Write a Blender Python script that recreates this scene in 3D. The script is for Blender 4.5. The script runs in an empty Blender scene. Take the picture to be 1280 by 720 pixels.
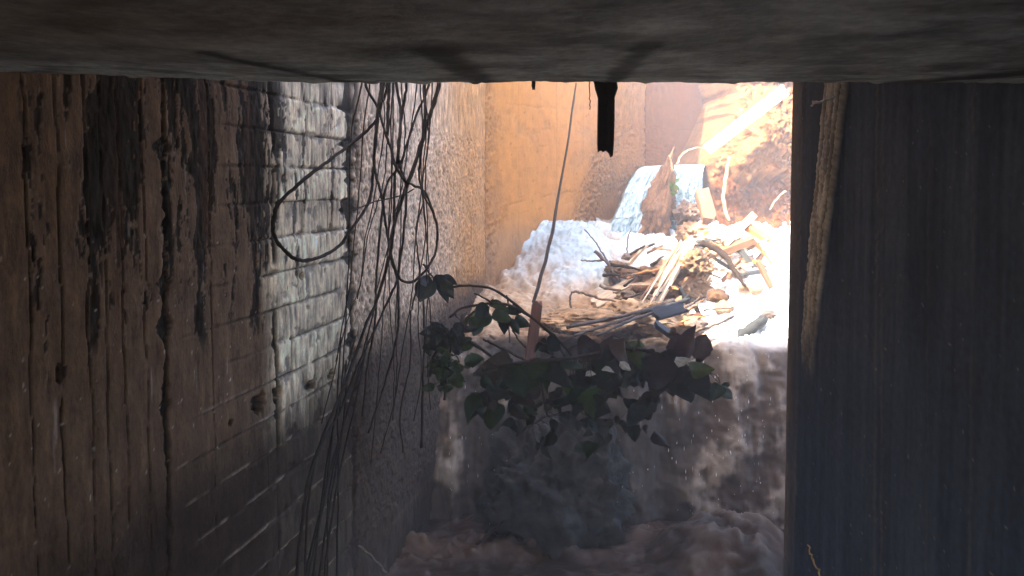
import bpy, math, random
import numpy as np
from mathutils import Vector, Matrix, noise as mnoise
R = math.radians
random.seed(7)
sc = bpy.context.scene
C = sc.collection
E = 3.0                      # eye height above the lower water
PITCH = R(3.0)
F = 930.0                    # focal length in photograph pixels (1280 wide)
CY = 278.7                   # principal row

# ------------------------------------------------------------------ camera
def P(px, py, Y):
    """world point at depth Y seen at photograph pixel (px, py)"""
    u = (px - 640) / F; v = (CY - py) / F
    d = Vector((u, math.cos(PITCH) + v * math.sin(PITCH), -math.sin(PITCH) + v * math.cos(PITCH)))
    k = Y / d.y
    return Vector((d.x * k, Y, E + d.z * k))
WX0, WK = -2.18, .226        # left wall: X = WX0 + WK * Y
def wallY(px): return -WX0 / (WK - (px - 640) / F)
WL = math.hypot(1, WK)
cam = bpy.data.cameras.new('camera'); cam.sensor_width = 36; cam.lens = 36 * F / 1280
cam.shift_y = -(360 - CY) / 1280; cam.clip_start = .05; cam.clip_end = 500
co = bpy.data.objects.new('camera', cam); C.objects.link(co)
co.location = (0, 0, E); co.rotation_euler = (R(90) - PITCH, 0, 0); sc.camera = co

# ------------------------------------------------------------------ noise
def _perm(seed):
    p = np.random.RandomState(seed).permutation(256); return np.concatenate([p, p])
def pn(x, y, seed=0):
    p = _perm(seed); x = np.asarray(x, float); y = np.asarray(y, float)
    xi = np.floor(x).astype(int); yi = np.floor(y).astype(int); xf = x - xi; yf = y - yi
    xi &= 255; yi &= 255
    u = xf**3*(xf*(xf*6-15)+10); v = yf**3*(yf*(yf*6-15)+10)
    ang = np.arange(256) * (2*np.pi/256); gx, gy = np.cos(ang), np.sin(ang)
    def g(ix, iy, fx, fy):
        h = p[p[ix & 255] + (iy & 255)]; return gx[h]*fx + gy[h]*fy
    a = g(xi, yi, xf, yf); b = g(xi+1, yi, xf-1, yf); c = g(xi, yi+1, xf, yf-1); d = g(xi+1, yi+1, xf-1, yf-1)
    return ((a*(1-u)+b*u)*(1-v) + (c*(1-u)+d*u)*v) * 1.5
def fbm(x, y, o=4, seed=0, gain=.5):
    r = 0; a = 1; t = 0
    for k in range(o):
        r = r + a*pn(x*2**k + 17.3*k, y*2**k - 9.1*k, seed+k); t += a; a *= gain
    return r/t
def ss(a, b, x):
    t = np.clip((x-a)/(b-a), 0, 1); return t*t*(3-2*t)
def mix(a, b, t):
    a = np.asarray(a, float); b = np.asarray(b, float)
    return a*(1-t[..., None]) + b*t[..., None]

# ------------------------------------------------------------------ object helpers
def tag(o, label=None, cat=None, group=None, kind=None):
    if label: o['label'] = label
    if cat: o['category'] = cat
    if group: o['group'] = group
    if kind or cat: o['kind'] = kind or 'thing'
    return o
def raw(name, verts, faces, mat, parent=None, cols=None, smooth=True, origin=None, mw=None):
    me = bpy.data.meshes.new(name)
    V = np.asarray(verts, float)
    off = np.zeros(3)
    if origin is not None: off = np.asarray(origin, float)
    me.from_pydata((V-off).tolist(), [], faces)
    if cols is not None:
        a = me.color_attributes.new('Col', 'FLOAT_COLOR', 'POINT')
        a.data.foreach_set('color', np.asarray(cols, np.float32).ravel())
    me.polygons.foreach_set('use_smooth', [smooth]*len(me.polygons))
    me.materials.append(mat); me.update()
    o = bpy.data.objects.new(name, me); C.objects.link(o)
    if mw is not None: o.matrix_world = mw
    if origin is not None: o.location = off
    if parent is not None:
        o.parent = parent
        o.matrix_parent_inverse = parent.matrix_basis.inverted()
    return o
def empty(name, loc):
    o = bpy.data.objects.new(name, None); C.objects.link(o); o.location = loc; o.empty_display_size = .1
    return o
def grid(name, pts, cols, mat, back=None, mw=None, smooth=True, parent=None, flip=False):
    """a sheet of points (nu, nv, 3); with back, a closed body of that thickness"""
    nu, nv = pts.shape[:2]
    V = pts.reshape(-1, 3); i = np.arange(nu*nv).reshape(nu, nv)
    q = np.stack([i[:-1, :-1], i[1:, :-1], i[1:, 1:], i[:-1, 1:]], -1).reshape(-1, 4)
    if flip: q = q[:, ::-1]
    faces = q.tolist()
    cc = cols.reshape(-1, cols.shape[-1])
    if cc.shape[1] == 3: cc = np.concatenate([cc, np.zeros((len(cc), 1))], 1)
    if back is not None:
        ring = list(i[:, 0]) + list(i[-1, 1:]) + list(i[-2::-1, -1]) + list(i[0, -2:0:-1])
        n0 = len(V); V = np.concatenate([V, V[ring] + np.asarray(back)]); cc = np.concatenate([cc, cc[ring]])
        m = len(ring)
        faces += [[int(ring[k]), n0+k, n0+(k+1) % m, int(ring[(k+1) % m])] for k in range(m)]
        faces.append([n0+k for k in range(m)][::-1])
    return raw(name, V, faces, mat, parent, cc, smooth, mw=mw)
def catmull(pts, n=6):
    pts = [Vector(p) for p in pts]
    if len(pts) < 3:
        return [pts[0].lerp(pts[-1], k/n) for k in range(n+1)]
    q = [pts[0]*2-pts[1]] + pts + [pts[-1]*2-pts[-2]]
    out = []
    for k in range(1, len(q)-2):
        a, b, c, d = q[k-1:k+3]
        for j in range(n):
            t = j/n
            out.append(.5*((2*b)+(c-a)*t+(2*a-5*b+4*c-d)*t*t+(3*b-a-3*c+d)*t**3))
    out.append(pts[-1]); return out
def tube_geo(pts, r, ns=7, n=6, rough=.12, wob=0.0, seed=0):
    rnd = random.Random(seed); pts = catmull(pts, n); m = len(pts)
    rs = r if isinstance(r, (list, tuple)) else [r, r*.85]
    V, Fc = [], []
    up = Vector((.31, .2, .93)); 
    for k, p in enumerate(pts):
        t = (pts[min(k+1, m-1)]-pts[max(k-1, 0)]).normalized()
        a = t.cross(up)
        if a.length < .05: a = t.cross(Vector((1, 0, 0)))
        a.normalize(); b = t.cross(a)
        f = k/(m-1)*(len(rs)-1); j = min(int(f), len(rs)-2); rr = rs[j]*(1-(f-j))+rs[j+1]*(f-j)
        rr *= 1+rnd.uniform(-rough, rough)
        p = p + Vector((rnd.gauss(0, wob), rnd.gauss(0, wob), rnd.gauss(0, wob)))
        for s in range(ns):
            w = 2*math.pi*s/ns; q = rr*(1+rnd.uniform(-rough, rough))
            V.append(p + a*math.cos(w)*q + b*math.sin(w)*q)
    for k in range(m-1):
        for s in range(ns):
            Fc.append([k*ns+s, k*ns+(s+1) % ns, (k+1)*ns+(s+1) % ns, (k+1)*ns+s])
    Fc.append(list(range(ns))[::-1]); Fc.append([(m-1)*ns+s for s in range(ns)])
    return [tuple(v) for v in V], Fc
def tube(name, pts, r, mat, parent=None, **k):
    V, Fc = tube_geo(pts, r, **k)
    return raw(name, V, Fc, mat, parent, origin=tuple(Vector(pts[-1])))
def plank(name, p0, p1, w, t, mat, roll=0, seed=0, parent=None, jag=.03, taper=1.0, bend=0.0):
    """a sawn or split board from p0 to p1: worn edges, broken ends; local X runs along the grain"""
    rnd = random.Random(seed); p0 = Vector(p0); p1 = Vector(p1); L = (p1-p0).length
    x = (p1-p0).normalized(); y = x.cross(Vector((0, 0, 1)))
    if y.length < .05: y = Vector((1, 0, 0))
    y.normalize(); z = x.cross(y); c, s = math.cos(roll), math.sin(roll)
    y, z = y*c+z*s, z*c-y*s
    sec = [(-.5, -.42), (-.42, -.5), (-.14, -.5), (.14, -.5), (.42, -.5), (.5, -.42), (.5, .42), (.42, .5), (.14, .5), (-.14, .5), (-.42, .5), (-.5, .42)]
    n = 14; V, Fc = [], []; ns = len(sec)
    je = [[rnd.uniform(-jag, jag) for _ in sec] for _ in range(2)]
    for k in range(n):
        f = k/(n-1); g = 1+(taper-1)*f
        for q, (a, b) in enumerate(sec):
            xx = L*f
            if k == 0: xx += je[0][q]
            if k == n-1: xx += je[1][q]
            d = .05*mnoise.noise((xx*4+seed, a*5, b*5))
            V.append((xx, a*w*g*(1+d)+d*.1*w+bend*math.sin(math.pi*f), b*t*g*(1+2*d)))
    for k in range(n-1):
        for q in range(ns):
            Fc.append([k*ns+q, k*ns+(q+1) % ns, (k+1)*ns+(q+1) % ns, (k+1)*ns+q])
    Fc.append(list(range(ns))[::-1]); Fc.append([(n-1)*ns+q for q in range(ns)])
    M = Matrix(((x.x, y.x, z.x, p0.x), (x.y, y.y, z.y, p0.y), (x.z, y.z, z.z, p0.z), (0, 0, 0, 1)))
    return raw(name, V, Fc, mat, parent, smooth=False, mw=M)
def blob_geo(c, r, sub=5, amp=.25, f=1.6, seed=0, fine=.06, ff=9, squash=None):
    import bmesh
    bm = bmesh.new(); bmesh.ops.create_icosphere(bm, subdivisions=sub, radius=1)
    V = []
    for v in bm.verts:
        d = v.co.normalized()
        q = 1 + amp*mnoise.fractal(d*f+Vector((seed*3.1, seed, -seed)), 1, 2, 4) + fine*mnoise.fractal(d*ff+Vector((seed, 0, seed)), .7, 2, 5)
        q += fine*1.2*abs(mnoise.noise(d*ff*.6+Vector((seed, 7, 0))))
        V.append((c[0]+d.x*r[0]*q, c[1]+d.y*r[1]*q, c[2]+d.z*r[2]*q))
    Fc = [[v.index for v in f_.verts] for f_ in bm.faces]; bm.free()
    return V, Fc

# ------------------------------------------------------------------ materials
def newmat(name):
    m = bpy.data.materials.new(name); m.use_nodes = True
    nt = m.node_tree; return m, nt, nt.nodes, nt.links, nt.nodes['Principled BSDF']
def mat_attr(name, bump=.3, scale=60, stretch=(1, 1, 1), var=.35, rough=(.9, .3), bumpd=.01, spec=.4, sss=0.0):
    """base colour from the mesh's own pigment attribute (its alpha is wetness), broken up by fine noise"""
    m, nt, N, L, b = newmat(name)
    at = N.new('ShaderNodeAttribute'); at.attribute_name = 'Col'
    tc = N.new('ShaderNodeTexCoord'); mp = N.new('ShaderNodeMapping'); mp.inputs['Scale'].default_value = stretch
    L.new(tc.outputs['Object'], mp.inputs['Vector'])
    n1 = N.new('ShaderNodeTexNoise'); n1.inputs['Scale'].default_value = scale; n1.inputs['Detail'].default_value = 8; n1.inputs['Roughness'].default_value = .65
    L.new(mp.outputs['Vector'], n1.inputs['Vector'])
    n2 = N.new('ShaderNodeTexNoise'); n2.inputs['Scale'].default_value = scale*.17; n2.inputs['Detail'].default_value = 6
    L.new(mp.outputs['Vector'], n2.inputs['Vector'])
    ad = N.new('ShaderNodeMath'); ad.operation = 'ADD'; L.new(n1.outputs['Fac'], ad.inputs[0]); L.new(n2.outputs['Fac'], ad.inputs[1])
    mr = N.new('ShaderNodeMapRange'); mr.inputs['From Min'].default_value = .7; mr.inputs['From Max'].default_value = 1.3
    mr.inputs['To Min'].default_value = 1-var; mr.inputs['To Max'].default_value = 1+var
    L.new(ad.outputs[0], mr.inputs['Value'])
    vm = N.new('ShaderNodeVectorMath'); vm.operation = 'SCALE'; L.new(at.outputs['Color'], vm.inputs[0]); L.new(mr.outputs[0], vm.inputs['Scale'])
    L.new(vm.outputs[0], b.inputs['Base Color'])
    rr = N.new('ShaderNodeMapRange'); rr.inputs['To Min'].default_value = rough[0]; rr.inputs['To Max'].default_value = rough[1]
    L.new(at.outputs['Alpha'], rr.inputs['Value']); L.new(rr.outputs[0], b.inputs['Roughness'])
    sr = N.new('ShaderNodeMapRange'); sr.inputs['To Min'].default_value = .08; sr.inputs['To Max'].default_value = spec
    L.new(at.outputs['Alpha'], sr.inputs['Value']); L.new(sr.outputs[0], b.inputs['Specular IOR Level'])
    bp = N.new('ShaderNodeBump'); bp.inputs['Strength'].default_value = bump; bp.inputs['Distance'].default_value = bumpd
    L.new(ad.outputs[0], bp.inputs['Height']); L.new(bp.outputs[0], b.inputs['Normal'])
    if sss:
        b.inputs['Subsurface Weight'].default_value = sss; b.inputs['Subsurface Radius'].default_value = (.05, .05, .05); b.inputs['Subsurface Scale'].default_value = .5
    return m
def mat_noise(name, c1, c2, scale=20, stretch=(1, 1, 1), rough=.75, bump=.4, bumpd=.006, c3=None, transl=0.0, spec=.4):
    m, nt, N, L, b = newmat(name)
    tc = N.new('ShaderNodeTexCoord'); mp = N.new('ShaderNodeMapping'); mp.inputs['Scale'].default_value = stretch
    L.new(tc.outputs['Object'], mp.inputs['Vector'])
    n1 = N.new('ShaderNodeTexNoise'); n1.inputs['Scale'].default_value = scale; n1.inputs['Detail'].default_value = 8; n1.inputs['Roughness'].default_value = .6
    L.new(mp.outputs['Vector'], n1.inputs['Vector'])
    cr = N.new('ShaderNodeValToRGB'); cr.color_ramp.elements[0].position = .34; cr.color_ramp.elements[1].position = .66
    cr.color_ramp.elements[0].color = (*c1, 1); cr.color_ramp.elements[1].color = (*c2, 1)
    if c3: e = cr.color_ramp.elements.new(.5); e.color = (*c3, 1)
    L.new(n1.outputs['Fac'], cr.inputs['Fac']); L.new(cr.outputs['Color'], b.inputs['Base Color'])
    b.inputs['Roughness'].default_value = rough; b.inputs['Specular IOR Level'].default_value = spec
    bp = N.new('ShaderNodeBump'); bp.inputs['Strength'].default_value = bump; bp.inputs['Distance'].default_value = bumpd
    L.new(n1.outputs['Fac'], bp.inputs['Height']); L.new(bp.outputs[0], b.inputs['Normal'])
    if transl:
        tr = N.new('ShaderNodeBsdfTranslucent'); L.new(cr.outputs['Color'], tr.inputs['Color'])
        ms = N.new('ShaderNodeMixShader'); ms.inputs[0].default_value = transl
        L.new(b.outputs[0], ms.inputs[1]); L.new(tr.outputs[0], ms.inputs[2]); L.new(ms.outputs[0], N['Material Output'].inputs[0])
    return m
M_wall = mat_attr('stained_concrete', bump=.6, scale=55, stretch=(1.3, 1, .6), var=.42, rough=(.95, .22), bumpd=.012, spec=1.0)
M_ochre = mat_attr('ochre_concrete', bump=.35, scale=40, var=.22, rough=(.95, .4), bumpd=.01)
M_slab = mat_attr('slab_concrete', bump=.5, scale=34, stretch=(1, 1, 1), var=.4, rough=(.85, .4), bumpd=.01)
M_dark = mat_attr('dark_wet_concrete', bump=.1, scale=40, stretch=(1, 1, .25), var=.2, rough=(.75, .22), bumpd=.008, spec=1.0)
M_soil = mat_attr('orange_soil', bump=.8, scale=30, var=.4, rough=(.95, .5), bumpd=.02)
M_water = mat_attr('turbid_water', bump=.35, scale=14, var=.3, rough=(.4, .85), bumpd=.02, spec=.3)
M_leaf = mat_attr('leaf', bump=.1, scale=40, var=.45, rough=(.7, .45), bumpd=.003, spec=.25)
nt = M_leaf.node_tree; _b = nt.nodes['Principled BSDF']
_t = nt.nodes.new('ShaderNodeBsdfTranslucent'); _a = [n for n in nt.nodes if n.type == 'ATTRIBUTE'][0]
nt.links.new(_a.outputs['Color'], _t.inputs['Color']); _m = nt.nodes.new('ShaderNodeMixShader'); _m.inputs[0].default_value = .3
nt.links.new(_b.outputs[0], _m.inputs[1]); nt.links.new(_t.outputs[0], _m.inputs[2]); nt.links.new(_m.outputs[0], nt.nodes['Material Output'].inputs[0])
M_vine = mat_noise('vine_bark', (.012, .009, .007), (.045, .032, .024), 60, rough=.95, spec=.1)
M_pole = mat_noise('weathered_pole', (.012, .007, .004), (.04, .022, .012), 40, rough=.85, spec=.2)
M_twig = mat_noise('twig_bark', (.05, .035, .03), (.16, .11, .08), 50, rough=.85)
M_root = mat_noise('pale_root', (.3, .18, .085), (.48, .32, .18), 60, rough=.85)
def wood(name, a, b, c=None): return mat_noise(name, a, b, 9, (.5, 9, 9), .8, .5, .004, c)
M_pale = wood('bleached_wood', (.34, .22, .13), (.66, .52, .38))
M_white = wood('sun_bleached_timber', (.6, .54, .46), (.82, .78, .7))
M_brown = wood('brown_wood', (.1, .045, .02), (.24, .12, .06))
M_red = wood('red_brown_wood', (.05, .012, .004), (.12, .033, .012))
M_orange = wood('orange_wood', (.3, .11, .03), (.5, .22, .07))
M_reed = wood('dark_reed', (.025, .018, .018), (.12, .085, .07))
M_grey = wood('grey_wet_wood', (.014, .015, .015), (.05, .05, .047))
M_slate = wood('slate_board', (.012, .014, .02), (.04, .045, .06))
M_black = mat_noise('black_wet_felt', (.006, .006, .008), (.02, .019, .022), 30, rough=.7)
M_metal = mat_noise('zinc_wire', (.3, .31, .33), (.6, .62, .65), 30, rough=.4); M_metal.node_tree.nodes['Principled BSDF'].inputs['Metallic'].default_value = .9
M_ground = mat_noise('earth', (.12, .075, .04), (.26, .17, .1), 3, rough=.95)

# ------------------------------------------------------------------ left wall
th = math.atan2(1/WL, WK/WL)
MWL = Matrix.Translation((WX0, 0, 0)) @ Matrix.Rotation(th, 4, 'Z')     # local x along the wall, local y into it, z up
def s_of(px): return wallY(px)*WL
S_END = s_of(606)
s1 = np.concatenate([np.arange(-6, 2.2, .2), np.arange(2.2, 4.1, .0068), np.arange(4.1, S_END, .0105), [S_END]])
z1 = np.concatenate([np.arange(-.4, .5, .04), np.arange(.5, 3.5, .0078), np.arange(3.5, 5.41, .06)])
S, Z = np.meshgrid(s1, z1, indexing='ij'); ZR = Z-E
warp = .03*fbm(S*1.5, Z*1.5, 3, 1)
disp = .012*fbm(S*1.2, Z*1.2, 4, 2)                     # metres, positive = towards the channel
sp = [s_of(x) for x in (205, 342, 438, 527, 604)]
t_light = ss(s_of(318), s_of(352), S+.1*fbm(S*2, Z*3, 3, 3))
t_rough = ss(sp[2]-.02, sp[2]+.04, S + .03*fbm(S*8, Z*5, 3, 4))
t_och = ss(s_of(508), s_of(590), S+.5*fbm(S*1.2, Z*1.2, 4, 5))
col = mix((.16, .1, .062), (.88, .72, .5), t_light*(.75+.25*fbm(S*3, Z*1.5, 4, 6)).clip(0, 1))  # skylight painted in: panel far paler than the dark left part
col = mix(col, (.42, .295, .2), t_rough); col = mix(col, (.37, .178, .065), t_och)
# fine vertical grain of the render
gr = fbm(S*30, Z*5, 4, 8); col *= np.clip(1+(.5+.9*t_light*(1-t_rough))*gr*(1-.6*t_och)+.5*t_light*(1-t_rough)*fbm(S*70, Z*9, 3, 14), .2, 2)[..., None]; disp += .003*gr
peb = fbm(S*45, Z*28, 3, 9); pe2 = fbm(S*24, Z*13, 3, 10)
disp += t_rough*(1-.55*ss(sp[4]-.5, sp[4], S))*(.016*peb+.018*pe2); col *= np.clip(1+t_rough*(1-.5*t_och)*(1.5*peb+1.1*pe2), .15, 2)[..., None]
# courses of the blocks
pitch = .192; cz = (Z+warp*.35-.02)/pitch; ci = np.floor(cz); cf = np.abs(cz-np.round(cz))*pitch
rs = np.random.RandomState(5); cs = rs.rand(60, 12)
pidx = np.digitize(S, sp)
pan = ss(s_of(300), s_of(345), S)*(1-t_rough)
ck = np.round(cz).astype(int) % 60
cst = (cs[ck, pidx]*.7+.3+.4*pan)*ss(-.35, .25, fbm(S*3, np.round(cz)*7.7, 3, 11))
cst *= (1-.85*t_rough)*(.1+.9*ss(s_of(205), s_of(340), S)+.25*ss(-.9, -1.3, ZR)*ss(s_of(190), s_of(230), S))
bl = .29+.1*rs.rand(60)[np.floor(cz).astype(int) % 60]; bs = S/bl+rs.rand(60)[np.floor(cz).astype(int) % 60]; bi = np.floor(bs).astype(int)
tone = rs.rand(60, 61)[np.floor(cz).astype(int) % 60, bi % 61]
col *= (1+pan*(.5*tone-.25))[..., None]; disp += pan*.012*(tone-.5)
vj = (1-ss(.002, .007, np.abs(bs-np.round(bs))*bl+.004*fbm(S*20, Z*20, 3, 15)))*ss(.35, .6, rs.rand(60, 61)[np.floor(cz).astype(int) % 60, np.round(bs).astype(int) % 61])*pan
disp -= .012*vj; col = mix(col, (.05, .04, .033), vj*.85)
chip = ss(.22, .34, fbm(S*8, Z*9, 4, 16)+.25*ss(.03, .0, cf))*pan; col = mix(col, (.2, .155, .125), chip*.75); disp -= .007*chip
w = .004+.006*np.abs(fbm(S*14, Z*14, 3, 12))
line = (1-ss(w*.5, w*1.6, cf))*np.clip(cst*1.5, 0, 1)
disp -= .012*line; col = mix(col, (.035, .028, .024), line*.85)
low = ss(-.85, -1.2, ZR)                               # pale lime lips on the lowest courses
lip = ss(s_of(170), s_of(230), S)*(1-ss(.003, .008, np.abs((cz-np.round(cz))*pitch-.012)))*low*ss(.1, .5, fbm(S*5, np.round(cz)*3.3, 3, 13)+.25)*(1-t_rough)
col = mix(col, (.5, .42, .36), lip*.8); disp += .006*lip
# vertical joints: black ragged fissures
jm = np.zeros_like(S)
for k, (x0, wd, tilt) in enumerate([(205, .017, -.015), (342, .02, 0), (438, .06, .0), (604, .006, 0), (107, .004, 0), (150, .0025, 0), (262, .0025, 0), (527, .006, 0), (72, .0025, 0), (128, .002, 0), (33, .002, 0), (178, .002, 0)]):
    s0 = s_of(x0); nn = fbm(S*0+k*3.3, Z*2.2, 5, 20+k); n3 = fbm(S*0+k*7.1, Z*9, 4, 30+k)
    dd = np.abs(S-s0+.018*nn+.006*n3+tilt*ZR)
    ww = np.clip(wd*(.7+1.1*n3+.8*nn)*(1+(k == 2)*(.5*ss(-.7, .3, ZR)-.35)), .001, .13)*(1+1.5*(k in (0, 2))*ss(.1, .6, n3+.15))
    if k > 3: ww = np.clip(ww*ss(-.6, -.1, nn)*ss(-1.5, -1.0, ZR), .0, .05)
    m = 1-ss(ww*.7, ww*1.25+.002, dd)
    if k in (3, 7): m *= .5
    if k in (1,): m *= ss(-.25, .05, nn+.1)
    if k == 2: m = np.maximum(m, .9*ss(.02, .12, fbm(S*16, Z*4, 4, 48)+.3*ss(-.35, .3, ZR)-.12)*ss(.17, .03, np.abs(S-s0-.06))*ss(-.5, .1, ZR))
    jm = np.maximum(jm, m); disp -= .018*m; col = mix(col, (.012, .01, .009), m*.95)
# black crust flaking off in vertical tongues below the slab
wpx = fbm(S*1.6, Z*1.6, 3, 43)
tong = fbm(S*6.5+.5*wpx, Z*.75, 5, 40, .62)+.42*fbm(S*20, Z*4.5, 4, 41)+.18*fbm(S*55, Z*22, 3, 45)
zone = ss(s_of(10), s_of(90), S)*(1-ss(s_of(325), s_of(390), S)*.72)*ss(-.95, .1, ZR+.35*fbm(S*2.2, Z*.4, 2, 42))*(1-.75*t_rough)
tk = tong*1.15+.42*zone-.36+.16*fbm(S*48, Z*17, 3, 47)
crust = ss(.0, .03, tk)*ss(.02, .2, zone)
col = mix(col, np.stack([.016+.05*np.clip(fbm(S*45, Z*9, 4, 46), -.4, 1)]*3, -1).clip(.006, 1)*np.array((1.1, .92, .8)), crust*.93); disp += crust*(-.004+.007*fbm(S*40, Z*14, 3, 44))
edge = ss(-.06, -.01, tk)*(1-crust)*ss(.02, .2, zone)
col = mix(col, (.34, .25, .19), edge*.35)
# rusty runs, pale lime dribbles, specks
run = ss(.15, .5, fbm(S*9, Z*.5, 4, 50)); col = mix(col, (.13, .07, .045), run*.4*(1-t_light))
drib = ss(.5, .62, fbm(S*26, Z*1.6, 4, 51)+.1*fbm(S*5, Z*5, 2, 53)); col = mix(col, (.5, .45, .4), drib*.5*(1-t_och))
spk = ss(.58, .66, fbm(S*38, Z*30, 2, 52)); col = mix(col, (.62, .58, .54), spk*.7*(1-t_rough)*ss(.2, -.4, ZR))
# row of pits along one course
for (x0, y0, a, b_) in [(318, 505, .06, .05), (341, 492, .05, .05), (384, 482, .05, .035), (412, 468, .04, .03), (430, 462, .04, .03), (283, 528, .02, .012), (375, 345, .03, .02), (68, 465, .012, .04)]:
    q = P(x0, y0, wallY(x0)); s0 = q.y*WL; z0 = q.z
    d = np.hypot((S-s0)/a, (Z-z0)/b_)+.7*fbm(S*25, Z*25, 3, 60)
    m = 1-ss(.75, 1.05, d); disp -= .05*m; col = mix(col, (.014, .012, .011), m*.95)
# damp foot of the wall: silt below the flood line, skylight falloff painted in
fl = ss(-.8, -1.3, ZR+.22*fbm(S*1.3, Z*1.2, 4, 61)+.25*(1-ss(s_of(342), s_of(480), S)))
col = mix(col, np.array((.042, .027, .02)), fl*.95*(1-.6*line)*(1-.6*lip))
wet = np.clip(.03+.7*ss(s_of(330), s_of(360), S)*(1-.8*t_och)*(1-.55*t_rough)*(.75+.8*fbm(S*9, Z*3, 4, 66))-.7*fl-.3*crust, 0, 1)*(1-.95*jm)*(1-.8*line)
Zt = np.where(Z > E+1, E+1+(Z-E-1)*(1.1+1.05*ss(5.8, 7.6, S*1/WL)), Z)  # unseen wall top raised toward the far end to shade the streams
pts = np.stack([S, -disp, Zt], -1)
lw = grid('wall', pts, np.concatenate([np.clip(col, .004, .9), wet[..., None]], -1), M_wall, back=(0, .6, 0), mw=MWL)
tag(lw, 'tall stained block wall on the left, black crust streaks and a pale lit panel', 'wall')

# ------------------------------------------------------------------ ochre wall further on, two faces
A0 = Vector((WX0+WK*S_END/WL, S_END/WL, 0))
A1 = P(806, 200, 12.6); A1.z = 0
A2 = P(1010, 200, 13.4); A2 = A1+(A2-A1)*2.2; A2.z = 0
def ochre(name, a, b, label, seed, second):
    d = (b-a); L_ = d.length; ang = math.atan2(d.y, d.x); mw = Matrix.Translation(a) @ Matrix.Rotation(ang, 4, 'Z')
    s = np.arange(0, L_+.01, .014 if not second else .02); z = np.concatenate([np.arange(.8, 5.2, .014), [5.4]])
    S, Z = np.meshgrid(s, z, indexing='ij'); ZR = Z-E
    n = fbm(S*.8, Z*.8, 5, seed)
    c = mix((.53, .228, .06), (.47, .205, .065), ss(-.3, .4, n))
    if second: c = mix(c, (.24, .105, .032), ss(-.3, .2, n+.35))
    disp = .012*n+.004*fbm(S*12, Z*12, 4, seed+1)
    # fine root mat clinging to the wall
    if not second:
        band = ss(.75, .2, np.abs((S-3.0)-.95*(ZR+.1))/1.1+.5*fbm(S*1.6, Z*1.6, 4, seed+2))*ss(1.2, 1.9, S)
        band = np.maximum(band, .8*ss(3.4, 4.2, S+.3*n)); band = np.maximum(band, .65*ss(.55, .0, S+.5*fbm(S*2, Z*2, 4, seed+12)))
        flk = ss(.18, .3, fbm(S*2.2, Z*2.6, 5, seed+13)); c = mix(c, (.42, .2, .075), flk*.6); disp -= .006*flk
    else:
        band = .45*ss(1.2, .2, S+.6*n)
    rub = fbm(S*14, Z*14, 4, seed+3, .65); r2 = fbm(S*32+rub*2, Z*26, 3, seed+7, .6)
    disp += band*(.05*rub+.03*r2); c = mix(c, (.33, .155, .055), band*.7); c = mix(c, (.16, .085, .045), band*ss(.05, -.35, rub+.5*r2)*.7)
    c *= (1+.2*band*r2+.06*fbm(S*9, Z*3, 4, seed+4))[..., None]
    # shutter-board lines, sloping a little, and upright joints
    for z0, sl, st in ([(.62, .05, .7), (.36, .09, .6), (.12, .07, .3), (-.28, .08, .8), (-.42, .08, .5), (-.02, .06, .25), (.9, .05, .5)] if not second else [(.93, -.02, .8), (.55, -.02, .4), (.3, .0, .3)]):
        d_ = np.abs(ZR-z0-sl*S+.03*fbm(S*3, Z*0+z0*9, 4, seed+5))
        m = (1-ss(.004, .016, d_))*st*ss(-.15, .3, fbm(S*2.5, Z*0+z0*5, 3, seed+6)); disp -= .010*m; c = mix(c, (.26, .13, .06), m*.5)
    for s0, st in ([(.75, .3), (1.75, .5), (2.55, .3)] if not second else [(1.1, .3)]):
        d_ = np.abs(S-s0+.02*fbm(S*0+s0, Z*5, 4, seed+8)); m = (1-ss(.003, .014, d_))*st; disp -= .015*m; c = mix(c, (.22, .12, .07), m*.7)
    hol = ss(.5, .58, fbm(S*16, Z*16, 2, seed+9))*(1-band); c = mix(c, (.2, .1, .05), hol*.6); disp -= .008*hol
    run = ss(.2, .6, fbm(S*5, Z*.5, 4, seed+10)); c = mix(c, (.56, .26, .06), run*.35)
    damp = ss(-.35, -.75, ZR+.2*n); c = mix(c, (.3, .19, .12), damp*.5)
    Zt = np.where(Z > E+1, E+1+(Z-E-1)*2.15, Z)  # unseen wall top stretched higher to hold back the sun
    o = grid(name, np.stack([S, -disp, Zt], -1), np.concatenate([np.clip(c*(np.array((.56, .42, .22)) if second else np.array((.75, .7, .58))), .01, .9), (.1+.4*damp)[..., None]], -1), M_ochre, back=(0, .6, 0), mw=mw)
    return tag(o, label, 'wall')
ochre('wall', A0, A1, 'ochre concrete wall beyond the vines with a matted root patch and board lines', 100, False)
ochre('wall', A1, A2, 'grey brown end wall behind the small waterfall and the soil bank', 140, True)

# ------------------------------------------------------------------ right wall with its raised rib
RC = P(984, 300, 4.5); RC.z = 0
RE = Vector((RC.x+.42, 2.55, 0))
d = RE-RC; d.normalize(); ang = math.atan2(d.y, d.x)
MWR = Matrix.Translation(RC) @ Matrix.Rotation(ang, 4, 'Z')            # local x comes towards the camera; local -y faces the channel
def sR(px):
    u = (px-640)/F; k = (u*RC.y-RC.x)/(d.x-u*d.y); return k
s = np.concatenate([np.arange(0, 2.4, .007), np.arange(2.4, 10.6, .2)]); z = np.concatenate([np.arange(-.4, .6, .05), np.arange(.6, 3.6, .009), np.arange(3.6, 4.0, .05), [4.4, 5.0, 5.4]])
S, Z = np.meshgrid(s, z, indexing='ij'); ZR = Z-E
n = fbm(S*1.5, Z*.8, 4, 200); v = fbm(S*16, Z*.5, 4, 201); v2 = fbm(S*45, Z*1.1, 3, 202)
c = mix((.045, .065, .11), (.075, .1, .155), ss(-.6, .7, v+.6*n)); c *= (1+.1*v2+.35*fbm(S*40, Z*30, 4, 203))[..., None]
disp = .006*n+.003*v+.001*v2
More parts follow.
